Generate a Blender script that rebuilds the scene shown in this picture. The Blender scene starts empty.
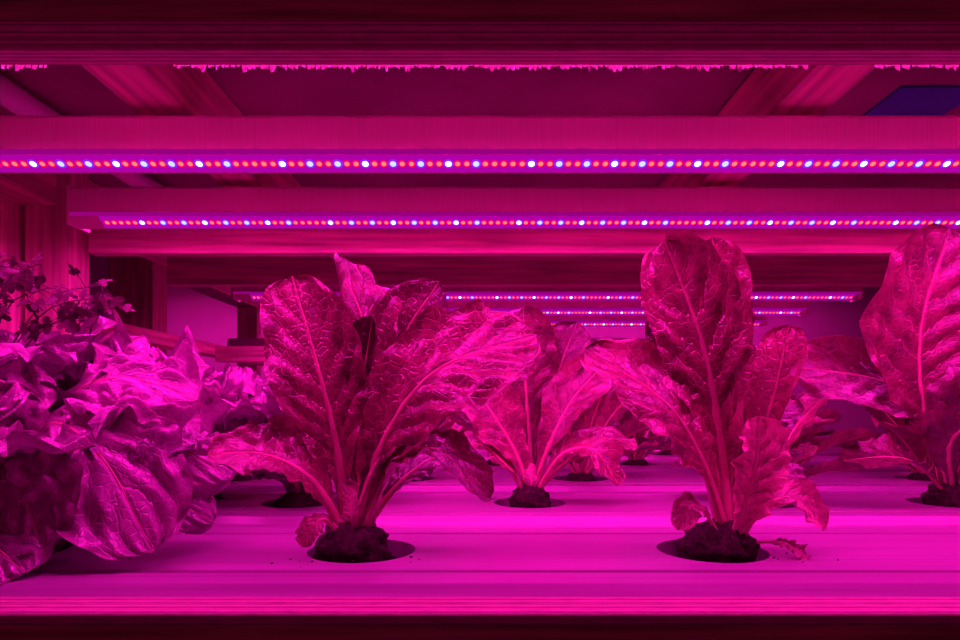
import bpy, bmesh, math, random
from mathutils import Vector, Matrix, noise
random.seed(4)
scene = bpy.context.scene
scene.view_settings.view_transform = 'Standard'
scene.view_settings.look = 'None'
COL = scene.collection

# ------------------------------------------------------------------ helpers
def newmat(name):
    m = bpy.data.materials.new(name); m.use_nodes = True
    nt = m.node_tree; nt.nodes.clear()
    out = nt.nodes.new('ShaderNodeOutputMaterial')
    return m, nt, out
def N(nt, typ, **kw):
    n = nt.nodes.new(typ)
    for k, v in kw.items():
        if k in n.inputs: n.inputs[k].default_value = v
        else: setattr(n, k, v)
    return n
def M(nt, op, a, b=None, c=None):
    n = nt.nodes.new('ShaderNodeMath'); n.operation = op
    for i, x in enumerate((a, b, c)):
        if x is None: continue
        if isinstance(x, (int, float)): n.inputs[i].default_value = x
        else: nt.links.new(x, n.inputs[i])
    return n.outputs[0]
def mixc(nt, fac, a, b):
    n = nt.nodes.new('ShaderNodeMix'); n.data_type = 'RGBA'
    for idx, x in ((0, fac), (6, a), (7, b)):
        if isinstance(x, (int, float)): n.inputs[idx].default_value = x
        elif isinstance(x, tuple): n.inputs[idx].default_value = (*x, 1)
        else: nt.links.new(x, n.inputs[idx])
    return n.outputs[2]

def mat_simple(name, col, rough=.5, var=.15, scale=(20, 20, 20), bump=.05, spec=.5):
    m, nt, out = newmat(name)
    tc = N(nt, 'ShaderNodeTexCoord'); mp = N(nt, 'ShaderNodeMapping')
    mp.inputs['Scale'].default_value = scale
    nt.links.new(tc.outputs['Object'], mp.inputs[0])
    nz = N(nt, 'ShaderNodeTexNoise', Scale=1.0, Detail=6.0)
    nt.links.new(mp.outputs[0], nz.inputs['Vector'])
    f = M(nt, 'MULTIPLY', M(nt, 'SUBTRACT', nz.outputs[0], .25), 2.0); f.node.use_clamp = True
    c = mixc(nt, f, tuple(x*(1-var) for x in col), tuple(min(1, x*(1+var)) for x in col))
    p = N(nt, 'ShaderNodeBsdfPrincipled', Roughness=rough)
    p.inputs['Specular IOR Level'].default_value = spec
    nt.links.new(c, p.inputs['Base Color'])
    b = N(nt, 'ShaderNodeBump', Strength=bump, Distance=.002)
    nt.links.new(nz.outputs[0], b.inputs['Height']); nt.links.new(b.outputs[0], p.inputs['Normal'])
    nt.links.new(p.outputs[0], out.inputs[0])
    return m
def mat_emit(name, col, s, sample=False):
    m, nt, out = newmat(name)
    e = N(nt, 'ShaderNodeEmission', Color=(*col, 1), Strength=s)
    nt.links.new(e.outputs[0], out.inputs[0])
    if not sample: m.cycles.emission_sampling = 'NONE'
    return m
def mat_ply(name, col, freq):
    m, nt, out = newmat(name)
    tc = N(nt, 'ShaderNodeTexCoord'); sp = N(nt, 'ShaderNodeSeparateXYZ')
    nt.links.new(tc.outputs['Object'], sp.inputs[0])
    mp = N(nt, 'ShaderNodeMapping'); mp.inputs['Scale'].default_value = (60, 300, 300)
    nt.links.new(tc.outputs['Object'], mp.inputs[0])
    nz = N(nt, 'ShaderNodeTexNoise', Scale=1.0, Detail=8.0, Roughness=.75); nt.links.new(mp.outputs[0], nz.inputs['Vector'])
    yz = M(nt, 'ADD', sp.outputs[1], sp.outputs[2])
    yz = M(nt, 'ADD', yz, M(nt, 'MULTIPLY', nz.outputs[0], .0009))
    w1 = M(nt, 'SINE', M(nt, 'MULTIPLY', yz, freq))
    w2 = M(nt, 'SINE', M(nt, 'MULTIPLY', yz, freq*1.73))
    w = M(nt, 'ADD', M(nt, 'ADD', M(nt, 'MULTIPLY', w1, .33), M(nt, 'MULTIPLY', w2, .2)), .45)
    f = M(nt, 'ADD', M(nt, 'MULTIPLY', w, .8), M(nt, 'MULTIPLY', M(nt, 'SUBTRACT', nz.outputs[0], .3), 1.2)); f.node.use_clamp = True
    c = mixc(nt, f, tuple(x*.2 for x in col), col)
    p = N(nt, 'ShaderNodeBsdfPrincipled', Roughness=.7)
    nt.links.new(c, p.inputs['Base Color'])
    b = N(nt, 'ShaderNodeBump', Strength=.5, Distance=.001)
    nt.links.new(f, b.inputs['Height']); nt.links.new(b.outputs[0], p.inputs['Normal'])
    nt.links.new(p.outputs[0], out.inputs[0])
    return m

def mat_leaf(name, dark, light, vein, transl=.3, rough=.42, veins=9.0, sweep=2.0, mottle=60., coat=.25):
    m, nt, out = newmat(name)
    uv = N(nt, 'ShaderNodeUVMap'); uv.uv_map = 'UVMap'
    sp = N(nt, 'ShaderNodeSeparateXYZ'); nt.links.new(uv.outputs[0], sp.inputs[0])
    tc = N(nt, 'ShaderNodeTexCoord')
    nz = N(nt, 'ShaderNodeTexNoise', Scale=mottle, Detail=5.0, Roughness=.6)
    nt.links.new(tc.outputs['Object'], nz.inputs['Vector'])
    nb = N(nt, 'ShaderNodeTexNoise', Scale=9.0, Detail=2.0)
    nt.links.new(uv.outputs[0], nb.inputs['Vector'])
    a = M(nt, 'ABSOLUTE', M(nt, 'SUBTRACT', M(nt, 'MULTIPLY', sp.outputs[0], 2.0), 1.0))
    v = sp.outputs[1]
    t = M(nt, 'ADD', M(nt, 'SUBTRACT', M(nt, 'MULTIPLY', v, veins), M(nt, 'MULTIPLY', a, sweep)),
          M(nt, 'MULTIPLY', M(nt, 'SUBTRACT', nb.outputs[0], .5), .9))
    fr = M(nt, 'MULTIPLY', M(nt, 'ABSOLUTE', M(nt, 'SUBTRACT', M(nt, 'FRACT', t), .5)), 2.0)
    sv = M(nt, 'SUBTRACT', 1.0, M(nt, 'DIVIDE', fr, .15)); sv = M(nt, 'MAXIMUM', sv, 0.0)
    sv = M(nt, 'MULTIPLY', sv, M(nt, 'SUBTRACT', 1.0, M(nt, 'MULTIPLY', a, .7)))
    mid = M(nt, 'MAXIMUM', M(nt, 'SUBTRACT', 1.0, M(nt, 'DIVIDE', a, .06)), 0.0)
    vo = N(nt, 'ShaderNodeTexVoronoi', Scale=170.0); vo.feature = 'DISTANCE_TO_EDGE'
    nt.links.new(tc.outputs['Object'], vo.inputs['Vector'])
    fine = M(nt, 'MAXIMUM', M(nt, 'SUBTRACT', 1.0, M(nt, 'DIVIDE', vo.outputs[0], .12)), 0.0)
    vm = M(nt, 'MINIMUM', M(nt, 'ADD', M(nt, 'ADD', M(nt, 'MULTIPLY', sv, .7), mid), M(nt, 'MULTIPLY', fine, .2)), 1.0)
    at = N(nt, 'ShaderNodeAttribute'); at.attribute_name = 'tint'
    ramp = M(nt, 'MULTIPLY', M(nt, 'SUBTRACT', nz.outputs[0], .3), 2.0)
    ramp.node.use_clamp = True
    c = mixc(nt, ramp, dark, light)
    c = mixc(nt, M(nt, 'MULTIPLY', vm, .75), c, vein)
    mul = nt.nodes.new('ShaderNodeMix'); mul.data_type = 'RGBA'; mul.blend_type = 'MULTIPLY'; mul.inputs[0].default_value = 1
    nt.links.new(c, mul.inputs[6]); nt.links.new(at.outputs['Color'], mul.inputs[7]); c = mul.outputs[2]
    h = M(nt, 'ADD', M(nt, 'MULTIPLY', vm, -1.0), M(nt, 'MULTIPLY', nz.outputs[0], .8))
    b = N(nt, 'ShaderNodeBump', Strength=.9, Distance=.0017)
    nt.links.new(h, b.inputs['Height'])
    p = N(nt, 'ShaderNodeBsdfPrincipled', Roughness=rough)
    p.inputs['Specular IOR Level'].default_value = .8
    p.inputs['Coat Weight'].default_value = coat; p.inputs['Coat Roughness'].default_value = .28
    nt.links.new(c, p.inputs['Base Color']); nt.links.new(b.outputs[0], p.inputs['Normal'])
    tr = N(nt, 'ShaderNodeBsdfTranslucent'); nt.links.new(c, tr.inputs[0]); nt.links.new(b.outputs[0], tr.inputs['Normal'])
    mx = N(nt, 'ShaderNodeMixShader'); mx.inputs[0].default_value = transl
    nt.links.new(p.outputs[0], mx.inputs[1]); nt.links.new(tr.outputs[0], mx.inputs[2])
    nt.links.new(mx.outputs[0], out.inputs[0])
    return m

MAT_ROM = mat_leaf('romaine_leaf', (.09, .02, .03), (.42, .12, .15), (.66, .25, .27), rough=.32, transl=.15, coat=.55)
MAT_LOOSE = mat_leaf('loose_leaf', (.22, .06, .17), (.6, .26, .48), (.78, .4, .64), transl=.15, rough=.28, veins=6, sweep=2.6, mottle=35., coat=.7)
MAT_WILT = mat_leaf('wilted_leaf', (.32, .12, .13), (.9, .4, .42), (.85, .45, .45), transl=.12)
MAT_RIB = mat_simple('leaf_rib', (.62, .26, .28), .35, .15, (90, 90, 90), .1)
MAT_HERB = mat_simple('herb_leaf', (.08, .04, .04), .6, .3, (200, 200, 200), .1)
MAT_SOIL = mat_simple('root_plug', (.045, .025, .025), .9, .7, (260, 260, 260), 1.0, .2)
MAT_CH = mat_simple('channel_plastic', (.37, .27, .35), .28, .18, (5, 220, 60), .2)
MAT_BATT = mat_simple('batten_plastic', (.8, .6, .55), .4, .1, (600, 4, 4), .5)
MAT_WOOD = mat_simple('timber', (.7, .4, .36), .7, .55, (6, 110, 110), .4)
MAT_WOODY = mat_simple('timber_depth', (.7, .4, .35), .7, .45, (110, 6, 110), .4)
MAT_WOODZ = mat_simple('timber_post', (.75, .4, .35), .7, .55, (110, 110, 6), .4)
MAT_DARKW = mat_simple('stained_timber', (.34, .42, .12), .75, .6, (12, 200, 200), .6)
MAT_PLY = mat_ply('plywood_edge', (1, .65, .6), 1800)
MAT_PLYF = mat_ply('plywood_edge_front', (.66, .4, .38), 900)
MAT_DECK = mat_simple('deck_board', (.30, .19, .19), .8, .3, (8, 8, 8), .1)
MAT_BLUE = mat_simple('blue_panel', (.03, .3, .35), .5, .2, (30, 30, 30), .1)
MAT_PIPE = mat_simple('white_pipe', (.8, .75, .78), .3, .05)
MAT_WALL = mat_simple('wall_paint', (.7, .65, .6), .8, .08, (2, 2, 2), .05)
MAT_FLOOR = mat_simple('floor_concrete', (.3, .3, .3), .8, .2, (5, 5, 5), .1)
MAT_FILM = mat_simple('torn_film', (.95, .9, .95), .4, .1, (200, 200, 200), .2)
MAT_LR = mat_emit('led_red', (1, .12, .10), 2.3)
MAT_LB = mat_emit('led_blue', (.2, .22, 1), 3.6)
MAT_LW = mat_emit('led_white', (.8, .7, 1), 3.2)
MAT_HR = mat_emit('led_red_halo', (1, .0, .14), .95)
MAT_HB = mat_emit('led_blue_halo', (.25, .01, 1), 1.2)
MAT_LSTRIP = mat_emit('led_strip_board', (.48, .0, .44), .9)  # glow around the diodes put into the board as even violet emission
MAT_BLOOM = mat_emit('led_bloom_edge', (.30, .0, .21), 1.)  # lens bloom of the LEDs put in as dim emission on the housing edge

def mesh_obj(name, verts, faces, mats, fmat=None, smooth=True, parent=None):
    me = bpy.data.meshes.new(name); me.from_pydata(verts, [], faces)
    for m in mats: me.materials.append(m)
    if fmat:
        for p, i in zip(me.polygons, fmat): p.material_index = i
    me.polygons.foreach_set('use_smooth', [smooth]*len(me.polygons))
    me.update()
    o = bpy.data.objects.new(name, me); COL.objects.link(o)
    if parent: o.parent = parent
    return o
def empty(name, loc=(0, 0, 0)):
    e = bpy.data.objects.new(name, None); e.location = loc; e.empty_display_size = .02
    COL.objects.link(e); return e
def box(name, x0, x1, y0, y1, z0, z1, mat, bev=.002, parent=None):
    bm = bmesh.new(); bmesh.ops.create_cube(bm, size=1)
    for v in bm.verts: v.co = Vector(((x1-x0)*v.co.x, (y1-y0)*v.co.y, (z1-z0)*v.co.z))
    if bev: bmesh.ops.bevel(bm, geom=bm.edges[:], offset=bev, segments=2, affect='EDGES', profile=.5)
    me = bpy.data.meshes.new(name); bm.to_mesh(me); bm.free(); me.materials.append(mat)
    o = bpy.data.objects.new(name, me); COL.objects.link(o)
    o.location = ((x0+x1)/2, (y0+y1)/2, (z0+z1)/2)
    if parent: o.parent = parent
    return o
def extrude_x(prof, x0, x1):
    n = len(prof)
    vs = [(x0, y, z) for y, z in prof]+[(x1, y, z) for y, z in prof]
    fs = [(i, (i+1) % n, n+(i+1) % n, n+i) for i in range(n)]
    fs += [tuple(range(n))[::-1], tuple(range(n, 2*n))]
    return vs, fs

# ------------------------------------------------------------------ leaf builder
class Builder:
    def __init__(s): s.v = []; s.f = []; s.m = []; s.uv = []; s.t = []
    def grid(s, rows, uvs, mi, tint, wrap=False):
        b = len(s.v); nr = len(rows); nc = len(rows[0])
        for r, ur in zip(rows, uvs):
            for p, q in zip(r, ur): s.v.append(tuple(p)); s.uv.append(q); s.t.append(tint)
        for i in range(nr-1):
            for j in range(nc if wrap else nc-1):
                k = (j+1) % nc
                s.f.append((b+i*nc+j, b+i*nc+k, b+(i+1)*nc+k, b+(i+1)*nc+j)); s.m.append(mi)
    def obj(s, name, mats, loc, parent=None):
        me = bpy.data.meshes.new(name); me.from_pydata(s.v, [], s.f)
        for m in mats: me.materials.append(m)
        me.polygons.foreach_set('material_index', s.m)
        me.polygons.foreach_set('use_smooth', [True]*len(s.f))
        uvl = me.uv_layers.new(name='UVMap')
        for l in me.loops: uvl.data[l.index].uv = s.uv[l.vertex_index]
        at = me.color_attributes.new('tint', 'FLOAT_COLOR', 'POINT')
        for i, t in enumerate(s.t): at.data[i].color = (t[0], t[1], t[2], 1)
        me.update()
        o = bpy.data.objects.new(name, me); COL.objects.link(o); o.location = loc
        if parent: o.parent = parent
        return o

def catmull(pts, n):
    P = [pts[0]*2-pts[1]]+pts+[pts[-1]*2-pts[-2]]
    segs = len(pts)-1; res = []
    for i in range(n):
        t = i/(n-1)*segs; k = min(int(t), segs-1); u = t-k
        a, b, c, d = P[k], P[k+1], P[k+2], P[k+3]
        res.append(.5*((2*b)+(c-a)*u+(2*a-5*b+4*c-d)*u*u+(3*b-a-3*c+d)*u**3))
    return res

def leaf(B, pts, W, face=(0, -1, .2), cup=.6, ruf=.10, t0=.14, seed=0, mi=0, tint=1., rib=.0034, twist=0.,
         nv=44, nu=16, pw=.13, veins=9., sweep=2., puck=.06, sharp=.85, peak=1.7, quilt=.022, lob=(1, 1), tip=.42):
    pts = [Vector(p) for p in pts]
    C = catmull(pts, nv)
    if isinstance(tint, (int, float)): tint = (tint, tint, tint)
    face = Vector(face).normalized()
    rows = []; uvs = []; tub = []; tuv = []
    L = sum((C[i+1]-C[i]).length for i in range(nv-1))
    for i in range(nv):
        t = i/(nv-1)
        T = (C[min(i+1, nv-1)]-C[max(i-1, 0)]).normalized()
        Nn = face-T*face.dot(T)
        if Nn.length < .05: Nn = Vector((0, 0, 1))-T*T.z
        Nn.normalize(); S = T.cross(Nn)
        if twist:
            R = Matrix.Rotation(twist*t, 3, T); Nn = R @ Nn; S = R @ S
        p = max(0, (t-t0)/(1-t0))
        q0 = min(1, p**peak)
        sh = sharp if q0 < .5 else tip
        w = (max(0, math.sin(math.pi*q0))**sh) if p > 0 else 0
        base = pw*(1-t**6)
        w = w*(1-pw*.5)+base*(1-w)
        if i == nv-1: w = .02
        hw = W*w*.5
        row = []; ur = []
        for j in range(nu+1):
            u = j/nu*2-1; a = abs(u); sg = 0 if u < 0 else 1
            edge = 1+.12*noise.noise(Vector((u*.7+seed, t*9, seed*3.1)))+.05*noise.noise(Vector((u*.7+seed, t*27, seed*3.1)))
            n1 = noise.noise(Vector((t*7+seed*1.7, u*1.2+seed, 3.)))
            n2 = noise.noise(Vector((t*18+seed*2.3, u*2.0, seed)))
            n3 = noise.noise(Vector((t*9*L/W*.5, u*5, seed*5.)))
            nr = noise.noise(Vector((t*2.5, sg*7.3, seed*2.7)))
            th = cup*lob[sg]*(1+1.5*nr)*(1.25-.5*p)
            if abs(th) < .02: th = .02
            ph = a*th
            x = hw*edge*math.sin(ph)/th*(1 if sg else -1)
            o1 = hw*edge*(1-math.cos(ph))/th
            q = math.cos(2*math.pi*(t*veins-a*sweep))
            off = o1 + ruf*W*(a**2.5)*(n1*1.3+n2*.8)*min(1, p*3) + puck*W*n3*a*w + quilt*W*q*a*(1-a)*4*w
            row.append(C[i]+S*x+Nn*off+T*(-.12*W*a*a*w*(1-p)+.03*W*a*n2))
            ur.append((j/nu, t))
        rows.append(row); uvs.append(ur)
        r = rib*((1-t)**1.3)+.0002
        ring = []; rq = []
        for k in range(7):
            an = k/7*2*math.pi
            ring.append(C[i]+S*math.cos(an)*r*1.25+Nn*(math.sin(an)*r*.8-r*.4)); rq.append((.5, t))
        tub.append(ring); tuv.append(rq)
    B.grid(rows, uvs, mi, tint)
    B.grid(tub, tuv, 1, tint, wrap=True)

def plug(B, c, r, h, seed=0, mi=2, res=1):
    rows = []; uvs = []
    nr_, nc_ = 12*res, 20*res
    for i in range(nr_):
        th = i/(nr_-1)*math.pi
        row = []
        for j in range(nc_):
            ph = j/nc_*2*math.pi
            d = Vector((math.sin(th)*math.cos(ph), math.sin(th)*math.sin(ph), math.cos(th)))
            k = 1+.22*noise.noise(d*3+Vector((seed, 0, 0)))+.13*noise.noise(d*9+Vector((seed, 0, 0)))+(.08*noise.noise(d*22) if res > 1 else 0)
            row.append(Vector(c)+Vector((d.x*r*k, d.y*r*k, d.z*h*k)))
        rows.append(row); uvs.append([(0, 0)]*nc_)
    B.grid(rows, uvs, mi, (1, 1, 1), wrap=True)

MATS = [MAT_ROM, MAT_RIB, MAT_SOIL, MAT_WILT]
def explicit_plant(name, X, Y, unit, leaves, mats=MATS, plugr=.025, seed=0, plugx=0.):
    B = Builder()
    plug(B, (plugx, 0, .0), plugr, .020, seed, res=2)
    for k, lf in enumerate(leaves):
        lf = dict(lf)
        pts = [Vector(p)*unit for p in lf.pop('p')]
        leaf(B, pts, lf.pop('w')*unit, seed=seed*7+k*1.37+.5, **lf)
    return B.obj(name, mats, (X, Y, 0))

def random_romaine(name, X, Y, n, hmin, hmax, W, seed, tint=.8, spread=1.):
    rnd = random.Random(seed); B = Builder(); plug(B, (0, 0, -.004), .022, .014, seed)
    for k in range(n):
        az = k*2.4+rnd.uniform(-.3, .3); inner = k/n
        el = math.radians(28+50*inner+rnd.uniform(-6, 6)); L = rnd.uniform(hmin, hmax)*(.75+.3*inner)
        d = Vector((math.cos(az), math.sin(az), 0))
        p = []
        for s in (0, .3, .65, 1.):
            e = el+ (.35-.8*s)*.5*spread
            p.append(d*(.006+L*s*math.cos(e))+Vector((0, 0, .006+L*s*math.sin(e))))
        f = -d*math.sin(el)+Vector((0, 0, math.cos(el)))
        leaf(B, p, W*rnd.uniform(.8, 1.15), face=f, seed=seed+k*1.1, tint=tint*rnd.uniform(.6, 1.15), nv=28, nu=12, rib=.0028,
             twist=rnd.uniform(-.5, .5), cup=rnd.uniform(.4, 1.1))
    return B.obj(name, MATS, (X, Y, 0))

# ------------------------------------------------------------------ camera
CZ = .102
cam = bpy.data.cameras.new('camera'); cam.lens = 24; cam.sensor_width = 36; cam.shift_y = .0885
cam.clip_start = .01
co = bpy.data.objects.new('camera', cam); COL.objects.link(co)
co.location = (0, 0, CZ); co.rotation_euler = (math.radians(90), 0, 0)
scene.camera = co

# ------------------------------------------------------------------ channels
rows_holes = [
    [-.33, -.083, .163, .41],
    [-.43, -.19, .052, .295, .49],
    [-.34, -.1, .14, .38, .62],
    [-.45, -.21, .03, .27, .51],
    [-.33, -.09, .15, .39, .63],
    [-.45, -.21, .03, .27, .51],
    [-.33, -.09, .15, .39, .63]]
YC = [.45+.22*i for i in range(7)]
prof = [(-.104, -.05), (-.104, -.011), (-.100, -.007), (-.090, -.006), (-.084, 0), (-.061, 0), (-.0595, -.003), (-.0565, -.003), (-.055, 0),
        (.055, 0), (.0565, -.003), (.0595, -.003), (.061, 0), (.084, 0), (.090, -.006), (.100, -.007),
        (.104, -.011), (.104, -.05), (.101, -.05), (.101, -.0125), (-.101, -.0125), (-.101, -.05)]
for i, yc in enumerate(YC):
    vs, fs = extrude_x(prof, -.62, .74)
    ch = mesh_obj('hydroponic_channel', vs, fs, [MAT_CH], smooth=False)
    bm = bmesh.new(); bm.from_mesh(ch.data); bmesh.ops.recalc_face_normals(bm, faces=bm.faces); bm.to_mesh(ch.data); bm.free()
    bm = bmesh.new()
    for x in rows_holes[i]:
        bmesh.ops.create_cone(bm, cap_ends=True, segments=48, radius1=.0375, radius2=.0375, depth=.04,
                              matrix=Matrix.Translation((x, 0, 0)))
    cm = bpy.data.meshes.new('cut'); bm.to_mesh(cm); bm.free()
    cu = bpy.data.objects.new('cut', cm); COL.objects.link(cu)
    md = ch.modifiers.new('b', 'BOOLEAN'); md.object = cu; md.operation = 'DIFFERENCE'; md.solver = 'EXACT'
    dg = bpy.context.evaluated_depsgraph_get(); dg.update()
    nm = bpy.data.meshes.new_from_object(ch.evaluated_get(dg))
    ch.modifiers.clear(); ch.data = nm
    bpy.data.objects.remove(cu)
    ch.location = (0, yc, 0)

# ------------------------------------------------------------------ rack structure
rack = empty('shelf_rack')
box('front_rail_plywood', -.9, .9, .3160, .3440, -.0070, -.0008, MAT_PLYF, .0012, rack)
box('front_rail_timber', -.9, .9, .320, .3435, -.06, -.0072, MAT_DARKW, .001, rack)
box('shelf_board', -.75, .8, .345, 2.0, -.075, -.0505, MAT_DECK, .001, rack)
box('top_beam_plywood', -.9, .9, .328, .342, .2835, .2985, MAT_PLY, .0006, rack)
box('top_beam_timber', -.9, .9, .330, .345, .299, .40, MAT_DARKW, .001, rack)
box('upper_deck', -.75, .8, .346, 2.0, .402, .418, MAT_DECK, .001, rack)
box('deck_cover_panel', .395, .475, .60, .68, .399, .4018, MAT_BLUE, .0006, rack)
for x in (-.287, .243): box('joist', x, x+.044, .37, 2.0, .346, .40, MAT_WOODY, .001, rack)
for x in (-.56, .66): box('joist', x, x+.044, .37, 2.0, .346, .40, MAT_WOODY, .001, rack)
box('cross_beam', -.49, .62, .80, .82, .292, .322, MAT_WOOD, .001, rack)
box('cross_beam', -.49, .80, 1.0, 1.02, .29, .336, MAT_WOOD, .001, rack)
box('cross_beam', -.75, .80, 1.9, 1.92, .26, .30, MAT_WALL, .001, rack)
box('post', -.555, -.50, .78, .82, -.9, .40, MAT_WOODZ, .001, rack)
box('post', -.60, -.562, .74, .80, -.9, .40, MAT_WOODZ, .001, rack)
box('post', -.745, -.655, 1.28, 1.34, -.9, .40, MAT_WOODZ, .001, rack)
box('post', -.74, -.68, 1.95, 1.99, -.9, .40, MAT_WOODZ, .001, rack)
box('post', .76, .81, 1.1, 1.15, -.9, .40, MAT_WOODZ, .001, rack)
box('side_rail', -.60, -.565, .35, .74, .27, .31, MAT_WOODY, .001, rack)
box('side_rail', -.64, -.60, .35, 2.0, .215, .24, MAT_WOODY, .001, rack)
box('side_rail', -.60, -.40, 1.45, 1.48, .20, .235, MAT_WOOD, .001, rack)

def pipe(name, a, b, r, mat, parent=None):
    a = Vector(a); b = Vector(b)
    cu = bpy.data.curves.new(name, 'CURVE'); cu.dimensions = '3D'; cu.bevel_depth = r; cu.bevel_resolution = 6; cu.use_fill_caps = True
    s = cu.splines.new('POLY'); s.points.add(1); s.points[0].co = (*a, 1); s.points[1].co = (*b, 1)
    cu.materials.append(mat)
    o = bpy.data.objects.new(name, cu); COL.objects.link(o)
    if parent: o.parent = parent
    return o
pipe('water_pipe', (-.70, 1.2, -.9), (-.70, 1.2, .28), .016, MAT_PIPE)
pipe('water_pipe', (-.43, .40, .385), (-.43, 1.9, .385), .012, MAT_PIPE)

# torn film hanging under the top beam
vs = []; fs = []
def jag(x0, x1):
    x = x0
    while x < x1:
        w = random.uniform(.001, .0035); h = abs(random.gauss(0, .0013))+.0003
        b = len(vs); y = .3435+random.uniform(0, .002); z = .2842
        vs.extend([(x, y, z+.002), (x+w, y, z+.002), (x+w*.8, y+random.uniform(-.001, .001), z-h*.6), (x+w*.4, y-.001, z-h), (x+w*.1, y, z-h*.4)])
        fs.append((b, b+1, b+2, b+3, b+4)); x += w*.85
for a, c in ((-.26, -.235), (-.165, .175), (.212, .262)): jag(a, c)
mesh_obj('torn_plastic_film', vs, fs, [MAT_FILM], smooth=False)

# ------------------------------------------------------------------ grow lights
LCOL = (1.0, .006, .58)
def batten(Yf, x0, x1, power, dz=0., depth=.036):
    root = empty('grow_light_batten', (x0, Yf, .30+dz))
    P = [(0, .006), (0, .010), (0, .035), (.002, .038), (depth-.002, .038), (depth, .035), (depth, .004),
         (.0185, .004), (.0175, -.0035), (.015, -.0035)]
    vs, fs = extrude_x(P, 0, x1-x0)
    o = mesh_obj('housing', vs, fs, [MAT_BATT, MAT_BLOOM], [1]+[0]*(len(fs)-1), smooth=False, parent=root)
    bm = bmesh.new(); bm.from_mesh(o.data); bmesh.ops.recalc_face_normals(bm, faces=bm.faces); bm.to_mesh(o.data); bm.free()
    for xx in (-.004, x1-x0):
        b = box('end_cap', xx, xx+.004, -.001, depth+.001, -.003, .039, MAT_BATT, .0008, root)
        b.location = (xx+.002, depth/2, .018)
    A = Vector((0, .0, .006)); Bv = Vector((0, .0150, -.0035))
    d = (Bv-A).normalized(); n = Vector((0, d.z, -d.y)).normalized()
    if n.z > 0: n = -n
    off = n*.0006
    s0 = A+d*.0003+off; s1 = Bv-d*.0003+off
    xs0 = .03; xs1 = x1-x0-.01
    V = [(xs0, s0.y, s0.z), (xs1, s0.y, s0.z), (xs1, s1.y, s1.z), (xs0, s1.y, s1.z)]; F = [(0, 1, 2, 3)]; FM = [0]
    mid = (s0+s1)*.5
    x = xs0+.006; k = 0
    while x < xs1-.004:
        blue = (k % 3 == 2) and (k % 27 != 2)
        white = blue and ((k//3) % 3 == 1)
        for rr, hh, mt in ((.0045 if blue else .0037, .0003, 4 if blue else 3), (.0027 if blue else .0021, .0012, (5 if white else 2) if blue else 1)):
            b = len(V); c = Vector((x, mid.y, mid.z))
            for q in range(10):
                an = q/10*2*math.pi
                V.append(tuple(c+Vector((1, 0, 0))*math.cos(an)*rr+d*math.sin(an)*rr+n*hh*.3))
            V.append(tuple(c+n*(hh)))
            for q in range(10): F.append((b+q, b+(q+1) % 10, b+10)); FM.append(mt)
        x += .0076; k += 1
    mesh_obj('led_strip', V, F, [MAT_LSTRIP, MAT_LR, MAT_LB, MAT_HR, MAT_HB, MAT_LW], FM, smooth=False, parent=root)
    ld = bpy.data.lights.new('tube', 'AREA'); ld.shape = 'RECTANGLE'; ld.size = x1-x0-.03; ld.size_y = .010
    ld.energy = power; ld.color = LCOL
    lo = bpy.data.objects.new('led_output', ld); COL.objects.link(lo); lo.parent = root
    lo.location = ((x1-x0)/2, .025, .0032)
    return root
batten(.353, -.442, .70, 3.3, dz=.016, depth=.034)
batten(.52, -.442, .70, 3.0)
batten(.69, -.442, .70, 3.0)
for y in (1.175, 1.37, 1.57): batten(y, -.453, .70, 2.6)
batten(2.25, -1.3, 1.3, 9.0, dz=.25)  # extra batten added out of sight to brighten the back wall
# added fill light behind the camera, standing in for neighbouring racks across the aisle
nb = empty('aisle_fill_light', (0, -1.1, .55))
box('housing', -.8, .8, -.03, 0, -.03, .03, MAT_BATT, .002, nb).location = (0, -.017, 0)
for x in (-.78, .74): box('stand', x, x+.04, -.06, -.035, -1.45, .05, MAT_WOODZ, .001, nb)
ld = bpy.data.lights.new('aisle', 'AREA'); ld.shape = 'RECTANGLE'; ld.size = 1.5; ld.size_y = .05; ld.energy = 2.1; ld.color = (1, .01, .36)
lo = bpy.data.objects.new('led_output', ld); COL.objects.link(lo); lo.parent = nb
lo.location = (0, .004, 0); lo.rotation_euler = (math.radians(75), 0, 0)

# ------------------------------------------------------------------ room
box('floor', -2.5, 2.5, -2, 3.0, -.95, -.9, MAT_FLOOR, 0)
box('wall_back', -2.5, 2.5, 2.6, 2.7, -.9, 1.5, MAT_WALL, 0)
box('wall_left', -2.6, -2.5, -2, 3.0, -.9, 1.5, MAT_WALL, 0)
w = bpy.data.worlds.new('world'); scene.world = w; w.use_nodes = True
w.node_tree.nodes['Background'].inputs[0].default_value = (1, .01, .4, 1)
w.node_tree.nodes['Background'].inputs[1].default_value = .01

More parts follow.
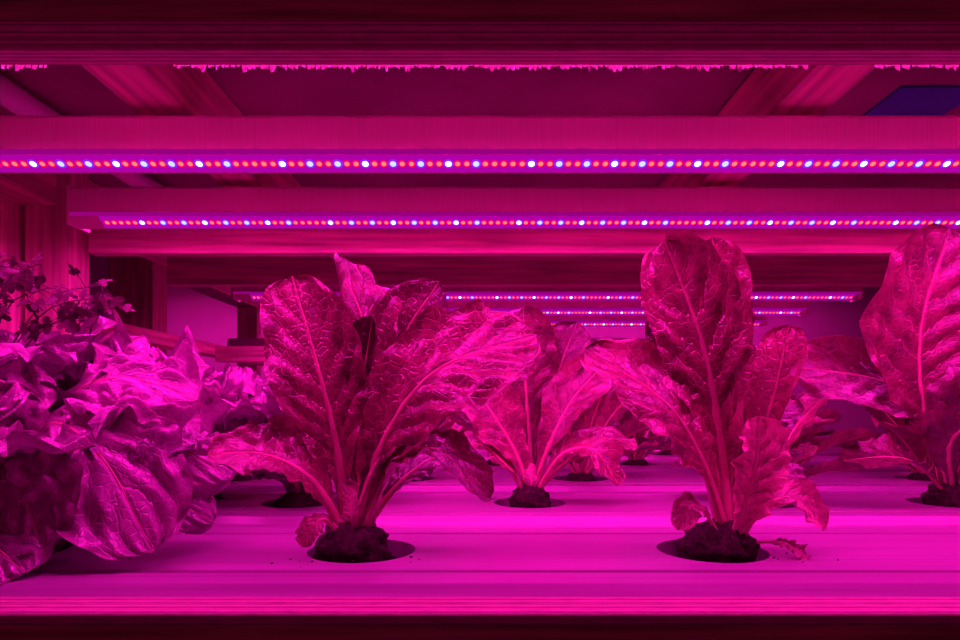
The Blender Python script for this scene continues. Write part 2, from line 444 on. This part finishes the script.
# ------------------------------------------------------------------ romaine: front left  (units of 0.7 mm)
U = .45/640
A = [  # leaves behind get lower tint here and below, shade put into their colour
 dict(p=[(0, 15, 25), (14, 25, 120), (8, 28, 225), (-22, 16, 300)], w=100, face=(.5, -1, .1), cup=1.3, twist=.7, tint=.9, ruf=.16, nv=60, nu=22),
 dict(p=[(15, 15, 30), (30, 35, 130), (45, 45, 215), (84, 42, 276)], w=80, face=(-.3, -1, .1), cup=1., tint=.6, ruf=.14, tip=.38),
 dict(p=[(5, 5, 30), (0, 12, 110), (10, 12, 180), (20, 5, 236)], w=60, face=(-.5, -1, .1), cup=1.1, tint=.3),
 dict(p=[(-6, 0, 24), (-12, -8, 95), (-30, -14, 180), (-60, 0, 274)], w=104, face=(.12, -1, .1), cup=.5, tint=1.05, rib=.0044, nv=64, nu=24, ruf=.09, lob=(.8, 1.6), peak=1.5, t0=.2, tip=.38),
 dict(p=[(10, -2, 24), (28, -15, 98), (84, -34, 176), (182, -14, 214)], w=124, face=(-.25, -1, .6), cup=.45, tint=1.25, rib=.0044, nv=64, nu=24, ruf=.1, lob=(1.4, .6), peak=1.5, t0=.2, tip=.36),
 dict(p=[(2, -4, 22), (22, -15, 80), (50, -10, 130), (80, 5, 165)], w=64, face=(-.7, -1, .3), cup=1., tint=.4),
 dict(p=[(-8, -5, 24), (-35, -22, 74), (-75, -32, 98), (-128, -36, 100)], w=82, face=(.1, -.8, 1), cup=.6, tint=1.1, ruf=.16, nv=50, peak=1.4),
 dict(p=[(10, -5, 24), (45, -25, 88), (88, -32, 102), (138, -32, 54)], w=62, face=(0, -.6, 1), cup=.7, tint=1.1, ruf=.18, nv=50, peak=1.4),
 dict(p=[(10, 8, 22), (40, 20, 60), (70, 30, 85), (100, 40, 95)], w=56, face=(0, -.5, 1), tint=.5),
 dict(p=[(-8, -18, 20), (-20, -30, 36), (-30, -38, 30), (-38, -40, 12)], w=26, face=(0, -1, .6), cup=.6, tint=.8, mi=3, ruf=.25, rib=.002),
 dict(p=[(2, -12, 20), (3, -16, 35), (1, -12, 52), (0, -5, 70)], w=46, face=(0, -1, .1), cup=-1.2, tint=.95, t0=.0, pw=.7, rib=.001, ruf=.02, peak=1.1, mi=3),
 dict(p=[(12, -8, 20), (20, -10, 32), (24, -8, 46), (26, 0, 60)], w=34, face=(.6, -1, .1), cup=-1.2, tint=.85, t0=.0, pw=.7, rib=.001, ruf=.02, peak=1.1, mi=3),
]
explicit_plant('romaine_lettuce', -.090, .45, U, A, seed=1)

# front right
Bq = [
 dict(p=[(14, 12, 25), (20, 25, 130), (16, 28, 235), (6, 14, 316)], w=84, face=(-.9, -1, 0), cup=1.3, tint=1.2, nv=60, nu=22, twist=.3),
 dict(p=[(14, 15, 25), (-4, 28, 120), (-30, 35, 200), (-46, 30, 262)], w=76, face=(.3, -1, 0), cup=.9, tint=.45),
 dict(p=[(16, 0, 24), (8, -2, 110), (-14, -10, 210), (-50, -8, 308)], w=104, face=(.35, -1, .1), cup=.7, tint=1.3, rib=.005, nv=64, nu=24, ruf=.12, twist=-.5, lob=(.6, 1.7), t0=.2, peak=1.5, tip=.36),
 dict(p=[(12, -4, 24), (-16, -18, 92), (-58, -32, 150), (-128, -8, 200)], w=94, face=(.3, -1, .8), cup=.5, tint=1.4, rib=.0042, nv=60, nu=22, ruf=.12, peak=1.4, t0=.18, tip=.38),
 dict(p=[(24, 0, 24), (42, 5, 90), (64, 5, 155), (82, 10, 226)], w=62, face=(-.7, -1, .1), cup=.9, tint=1.5, nv=50, t0=.2),
 dict(p=[(20, 15, 25), (45, 35, 80), (75, 50, 125), (112, 60, 150)], w=64, face=(-.3, -1, .5), cup=.7, tint=.6),
 dict(p=[(20, 15, 25), (35, 40, 90), (52, 60, 150), (70, 70, 215)], w=60, face=(-.2, -1, .2), cup=.7, tint=.45),
 dict(p=[(18, -18, 16), (22, -26, 50), (32, -30, 90), (36, -24, 134)], w=72, face=(.2, -1, .3), cup=1., tint=1.3, t0=.08, mi=3, pw=.25, ruf=.2, nv=50, nu=20, peak=1.5),
 dict(p=[(2, -12, 20), (-15, -22, 42), (-30, -26, 48), (-42, -26, 25)], w=30, face=(0, -.8, 1), cup=.4, mi=3, tint=.85, ruf=.25, rib=.0015),
 dict(p=[(28, -5, 20), (50, -18, 50), (75, -22, 54), (102, -24, 26)], w=44, face=(0, -.7, 1), cup=.5, tint=1., ruf=.2, mi=3, rib=.002, peak=1.3),
 dict(p=[(30, -18, 12), (55, -30, 14), (70, -34, 6), (78, -34, 1)], w=20, face=(0, -.7, 1), cup=.4, mi=3, tint=.7, ruf=.3, rib=.001),
 dict(p=[(22, 5, 20), (55, 20, 55), (85, 25, 74), (112, 25, 54)], w=50, face=(0, -.7, 1), cup=.5, tint=.8, ruf=.15),
]
explicit_plant('romaine_lettuce', .163, .45, U, Bq, seed=2, plugr=.026, plugx=.004)

# centre, second channel (unit 1.04 mm)
U2 = .67/640
Cq = [
 dict(p=[(3, 10, 15), (0, 20, 80), (-4, 20, 140), (-5, 18, 198)], w=76, cup=.9, tint=.7, face=(.3, -1, 0)),
 dict(p=[(3, 10, 15), (20, 25, 70), (32, 30, 130), (52, 30, 184)], w=66, cup=.9, tint=.55, face=(-.4, -1, .1)),
 dict(p=[(-2, 0, 15), (-14, -6, 50), (-38, -10, 90), (-66, -8, 128)], w=68, face=(.3, -1, .5), cup=.7, tint=1.15, nv=50),
 dict(p=[(4, 0, 15), (20, -4, 60), (44, 0, 105), (84, 8, 146)], w=66, face=(-.4, -1, .5), cup=.8, tint=1.),
 dict(p=[(-4, 0, 12), (-25, -14, 40), (-52, -22, 60), (-82, -24, 48)], w=42, face=(0, -.6, 1), tint=1.1, ruf=.18, peak=1.4),
 dict(p=[(6, -4, 12), (30, -18, 50), (60, -24, 54), (84, -26, 20)], w=44, face=(0, -.6, 1), tint=1.2, ruf=.18, peak=1.4),
 dict(p=[(6, 4, 12), (40, 10, 42), (75, 14, 64), (112, 14, 54)], w=46, face=(0, -.6, 1), tint=1., ruf=.16, peak=1.4),
 dict(p=[(0, -8, 14), (1, -10, 20), (0, -6, 30), (0, 0, 40)], w=26, cup=-1.2, tint=.8, t0=0., pw=.7, rib=.001, ruf=.02, peak=1.1, mi=3),
]
explicit_plant('romaine_lettuce', .052, .67, U2, Cq, seed=3, plugr=.02)

# right edge, second channel
Dq = [
 dict(p=[(0, 0, 15), (-32, -10, 100), (-38, -18, 180), (-14, -22, 268)], w=136, face=(.1, -1, .1), cup=.45, tint=.85, nv=60, nu=22, peak=1.6, sharp=.75, ruf=.07),
 dict(p=[(0, -5, 15), (-20, -30, 60), (-8, -50, 90), (20, -60, 135)], w=98, face=(-.1, -1, .1), cup=.5, tint=.5, nv=50, nu=20, peak=1.3),
 dict(p=[(-4, 0, 15), (-20, 5, 98), (-75, 0, 124), (-165, -10, 136)], w=90, face=(0, -1, .5), cup=.4, tint=.6, nv=50, nu=18, ruf=.08, peak=1.3),
 dict(p=[(-6, -3, 12), (-40, -20, 38), (-75, -28, 48), (-126, -30, 44)], w=54, face=(0, -.6, 1), cup=.5, tint=.6, ruf=.12, peak=1.3),
 dict(p=[(5, 5, 15), (30, 0, 90), (60, -10, 150), (90, -20, 200)], w=80, cup=.5, tint=.7),
]
explicit_plant('romaine_lettuce', .49, .67, U2, Dq, seed=4, plugr=.022)

# background romaines
k = 0
for (x, y, n, a, b, wd) in [(.295, .67, 10, .09, .135, .055),
        (.14, .89, 11, .14, .19, .065), (-.1, .89, 9, .08, .12, .055), (.38, .89, 10, .10, .15, .06), (.62, .89, 10, .12, .17, .07), (-.34, .89, 9, .12, .17, .07),
        (.27, 1.11, 10, .12, .15, .06), (.03, 1.11, 9, .1, .14, .06), (-.21, 1.11, 9, .12, .15, .06), (.51, 1.11, 10, .12, .16, .06), (-.45, 1.11, 9, .12, .15, .06),
        (.15, 1.33, 9, .12, .16, .06), (.39, 1.33, 9, .12, .16, .06), (-.09, 1.33, 9, .12, .16, .06), (-.33, 1.33, 9, .12, .16, .06), (.63, 1.33, 9, .12, .16, .06),
        (.03, 1.55, 9, .12, .16, .06), (.27, 1.55, 9, .12, .16, .06), (.51, 1.55, 9, .12, .16, .06), (-.21, 1.55, 9, .12, .16, .06)]:
    k += 1
    random_romaine('romaine_lettuce', x, y, n, a, b, wd, 100+k*13, tint=1.15)

# ------------------------------------------------------------------ loose leaf lettuces, left
MATL = [MAT_LOOSE, MAT_RIB, MAT_SOIL, MAT_WILT]
def loose(name, X, Y, n, L0, L1, W, seed, extra=(), unit=1., e0=30, e1=60):
    rnd = random.Random(seed); B = Builder(); plug(B, (0, 0, -.003), .024, .015, seed)
    for k in range(n):
        inner = k/n; az = 6.283*((k*.381966) % 1.)+rnd.uniform(-.2, .2)
        el = e0+e1*inner+rnd.uniform(-6, 6); L = rnd.uniform(L0, L1)*(1-.1*inner)
        d = Vector((math.cos(az), math.sin(az), 0)); p = []; c = Vector((0, 0, .008))+d*.004
        e = math.radians(el+22)
        p.append(c.copy())
        for s in range(4):
            c = c+(d*math.cos(e)+Vector((0, 0, math.sin(e))))*L/4; p.append(c.copy()); e -= rnd.uniform(.2, .5)
        for q in p: q.z = max(q.z, .012)
        f = -d*.3+Vector((0, -.5, 1))
        leaf(B, p, W*rnd.uniform(.8, 1.2), face=f, cup=rnd.uniform(-.6, .5), ruf=.24, seed=seed+k*1.9, tint=rnd.uniform(.45, 1.25),
             twist=rnd.uniform(-.4, .4), nv=48, nu=26, pw=.2, veins=6, sweep=2.6, puck=.15, sharp=.55, peak=1.4, rib=.0024, quilt=.035, tip=.5)
    for k, lf in enumerate(extra):
        lf = dict(lf); pts = [Vector(q)*unit for q in lf.pop('p')]
        leaf(B, pts, lf.pop('w')*unit, seed=seed*3+k*2.1, nv=70, nu=36, pw=.25, veins=6, sweep=2.6, sharp=.55, peak=1.4, rib=.0026, quilt=.03, tip=.5, **lf)
    return B.obj(name, MATL, (X, Y, 0))
E = [
 dict(p=[(10, -20, 70), (70, -60, 128), (130, -78, 96), (178, -84, 14)], w=150, face=(.1, -.9, .9), cup=-.4, ruf=.2, puck=.15, tint=1.2),
 dict(p=[(10, 0, 60), (60, -20, 150), (120, -25, 172), (190, -20, 150)], w=130, face=(0, -.7, 1), cup=-.3, ruf=.24, puck=.18, tint=1.2),
 dict(p=[(0, -20, 40), (10, -60, 120), (0, -75, 165), (5, -110, 120)], w=150, face=(0, -.8, .7), cup=-.3, ruf=.24, puck=.18, tint=1.25),
 dict(p=[(-20, -50, 16), (20, -85, 34), (60, -112, 24), (92, -124, 6)], w=92, face=(.1, -.8, 1), cup=-.4, ruf=.10, puck=.06, tint=.9),
 dict(p=[(20, 0, 40), (90, 10, 90), (150, 10, 100), (215, 0, 70)], w=110, face=(0, -.8, 1), cup=-.4, ruf=.2, puck=.12, tint=.9),
 dict(p=[(20, -10, 20), (80, -20, 60), (140, -20, 64), (205, -20, 28)], w=96, face=(0, -.9, 1), cup=-.5, ruf=.16, puck=.12, tint=.8),
 dict(p=[(-20, -30, 60), (20, -70, 100), (60, -90, 80), (90, -100, 20)], w=140, face=(-.2, -1, .7), cup=-.4, ruf=.2, puck=.14, tint=1.),
]
loose('loose_leaf_lettuce', -.33, .46, 16, .13, .17, .10, 21, E, U)
loose('loose_leaf_lettuce', -.43, .67, 22, .18, .225, .12, 35, e0=25, e1=62)
loose('loose_leaf_lettuce', -.19, .67, 16, .12, .16, .09, 47)
loose('loose_leaf_lettuce', -.30, .69, 14, .14, .19, .10, 59)

# ------------------------------------------------------------------ parsley
def parsley(name, X, Y):
    rnd = random.Random(9); B = Builder()
    plug(B, (0, 0, -.003), .02, .014, 3, 0)
    tips = [(.10, -.02, .20), (.14, -.01, .195), (.08, 0, .225), (.06, -.04, .215), (.12, .02, .21), (.03, -.02, .205), (.13, .0, .18), (.04, .01, .23), (.06, -.03, .19)]
    def tube(P, r):
        C = catmull([Vector(p) for p in P], 12); rows = []
        for i, c in enumerate(C):
            T = (C[min(i+1, 11)]-C[max(i-1, 0)]).normalized(); S = T.cross(Vector((0, 1, .1))).normalized(); Q = T.cross(S)
            rr = r*(1-.6*i/11)
            rows.append([c+S*math.cos(a*1.2566)*rr+Q*math.sin(a*1.2566)*rr for a in range(5)])
        B.grid(rows, [[(0, 0)]*5]*12, 0, (1, 1, 1), wrap=True)
        return C
    for t in tips:
        t = Vector(t)
        C = tube([(0, 0, .005), (t.x*.25, t.y*.3, t.z*.55), (t.x*.6, t.y*.7, t.z*.92), tuple(t)], .0011)
        for q in range(9):
            c = C[7+int(q*4/8)] if q else C[11]
            an = rnd.uniform(0, 6.28); ln = rnd.uniform(.008, .018)
            e = c+Vector((math.cos(an), rnd.uniform(-.6, .6), math.sin(an)*.8))*ln
            tube([tuple(c), tuple((c+e)/2+Vector((0, 0, .001))), tuple(e)], .0005)
            n = Vector((rnd.uniform(-.5, .5), -1, rnd.uniform(-.2, 1.2))).normalized()
            a0 = (e-c).normalized(); s = a0.cross(n).normalized(); R = rnd.uniform(.006, .0105)
            b = len(B.v); m = 22
            B.v.append(tuple(e)); B.uv.append((0, 0)); B.t.append((1, 1, 1))
            for j in range(m):
                th = -2.4+4.8*j/(m-1); rr = R*(.4+.7*abs(math.cos(th*2.4)))*(1 if abs(th) < 2 else .6)
                B.v.append(tuple(e+a0*math.cos(th)*rr*1.2+s*math.sin(th)*rr*.8+n*rnd.uniform(-.0012, .0012))); B.uv.append((0, 0)); B.t.append((1, 1, 1))
            for j in range(m-1): B.f.append((b, b+1+j, b+2+j)); B.m.append(0)
    return B.obj(name, [MAT_HERB], (X, Y, 0))
parsley('parsley_plant', -.46, .555)

# crumbs of growing medium on the channels
B = Builder(); rnd = random.Random(5)
for (cx, cy, n, s) in ((-.11, .42, 7, .02), (.19, .42, 6, .03), (-.045, .43, 3, .01)):
    for _ in range(n):
        x = cx+rnd.gauss(0, s); y = cy+rnd.gauss(0, .008)
        r = rnd.uniform(.0004, .0010)
        plug(B, (x, y, r*.5), r, r*.7, rnd.random()*9, 0)
B.obj('growing_medium_crumbs', [MAT_SOIL], (0, 0, 0))
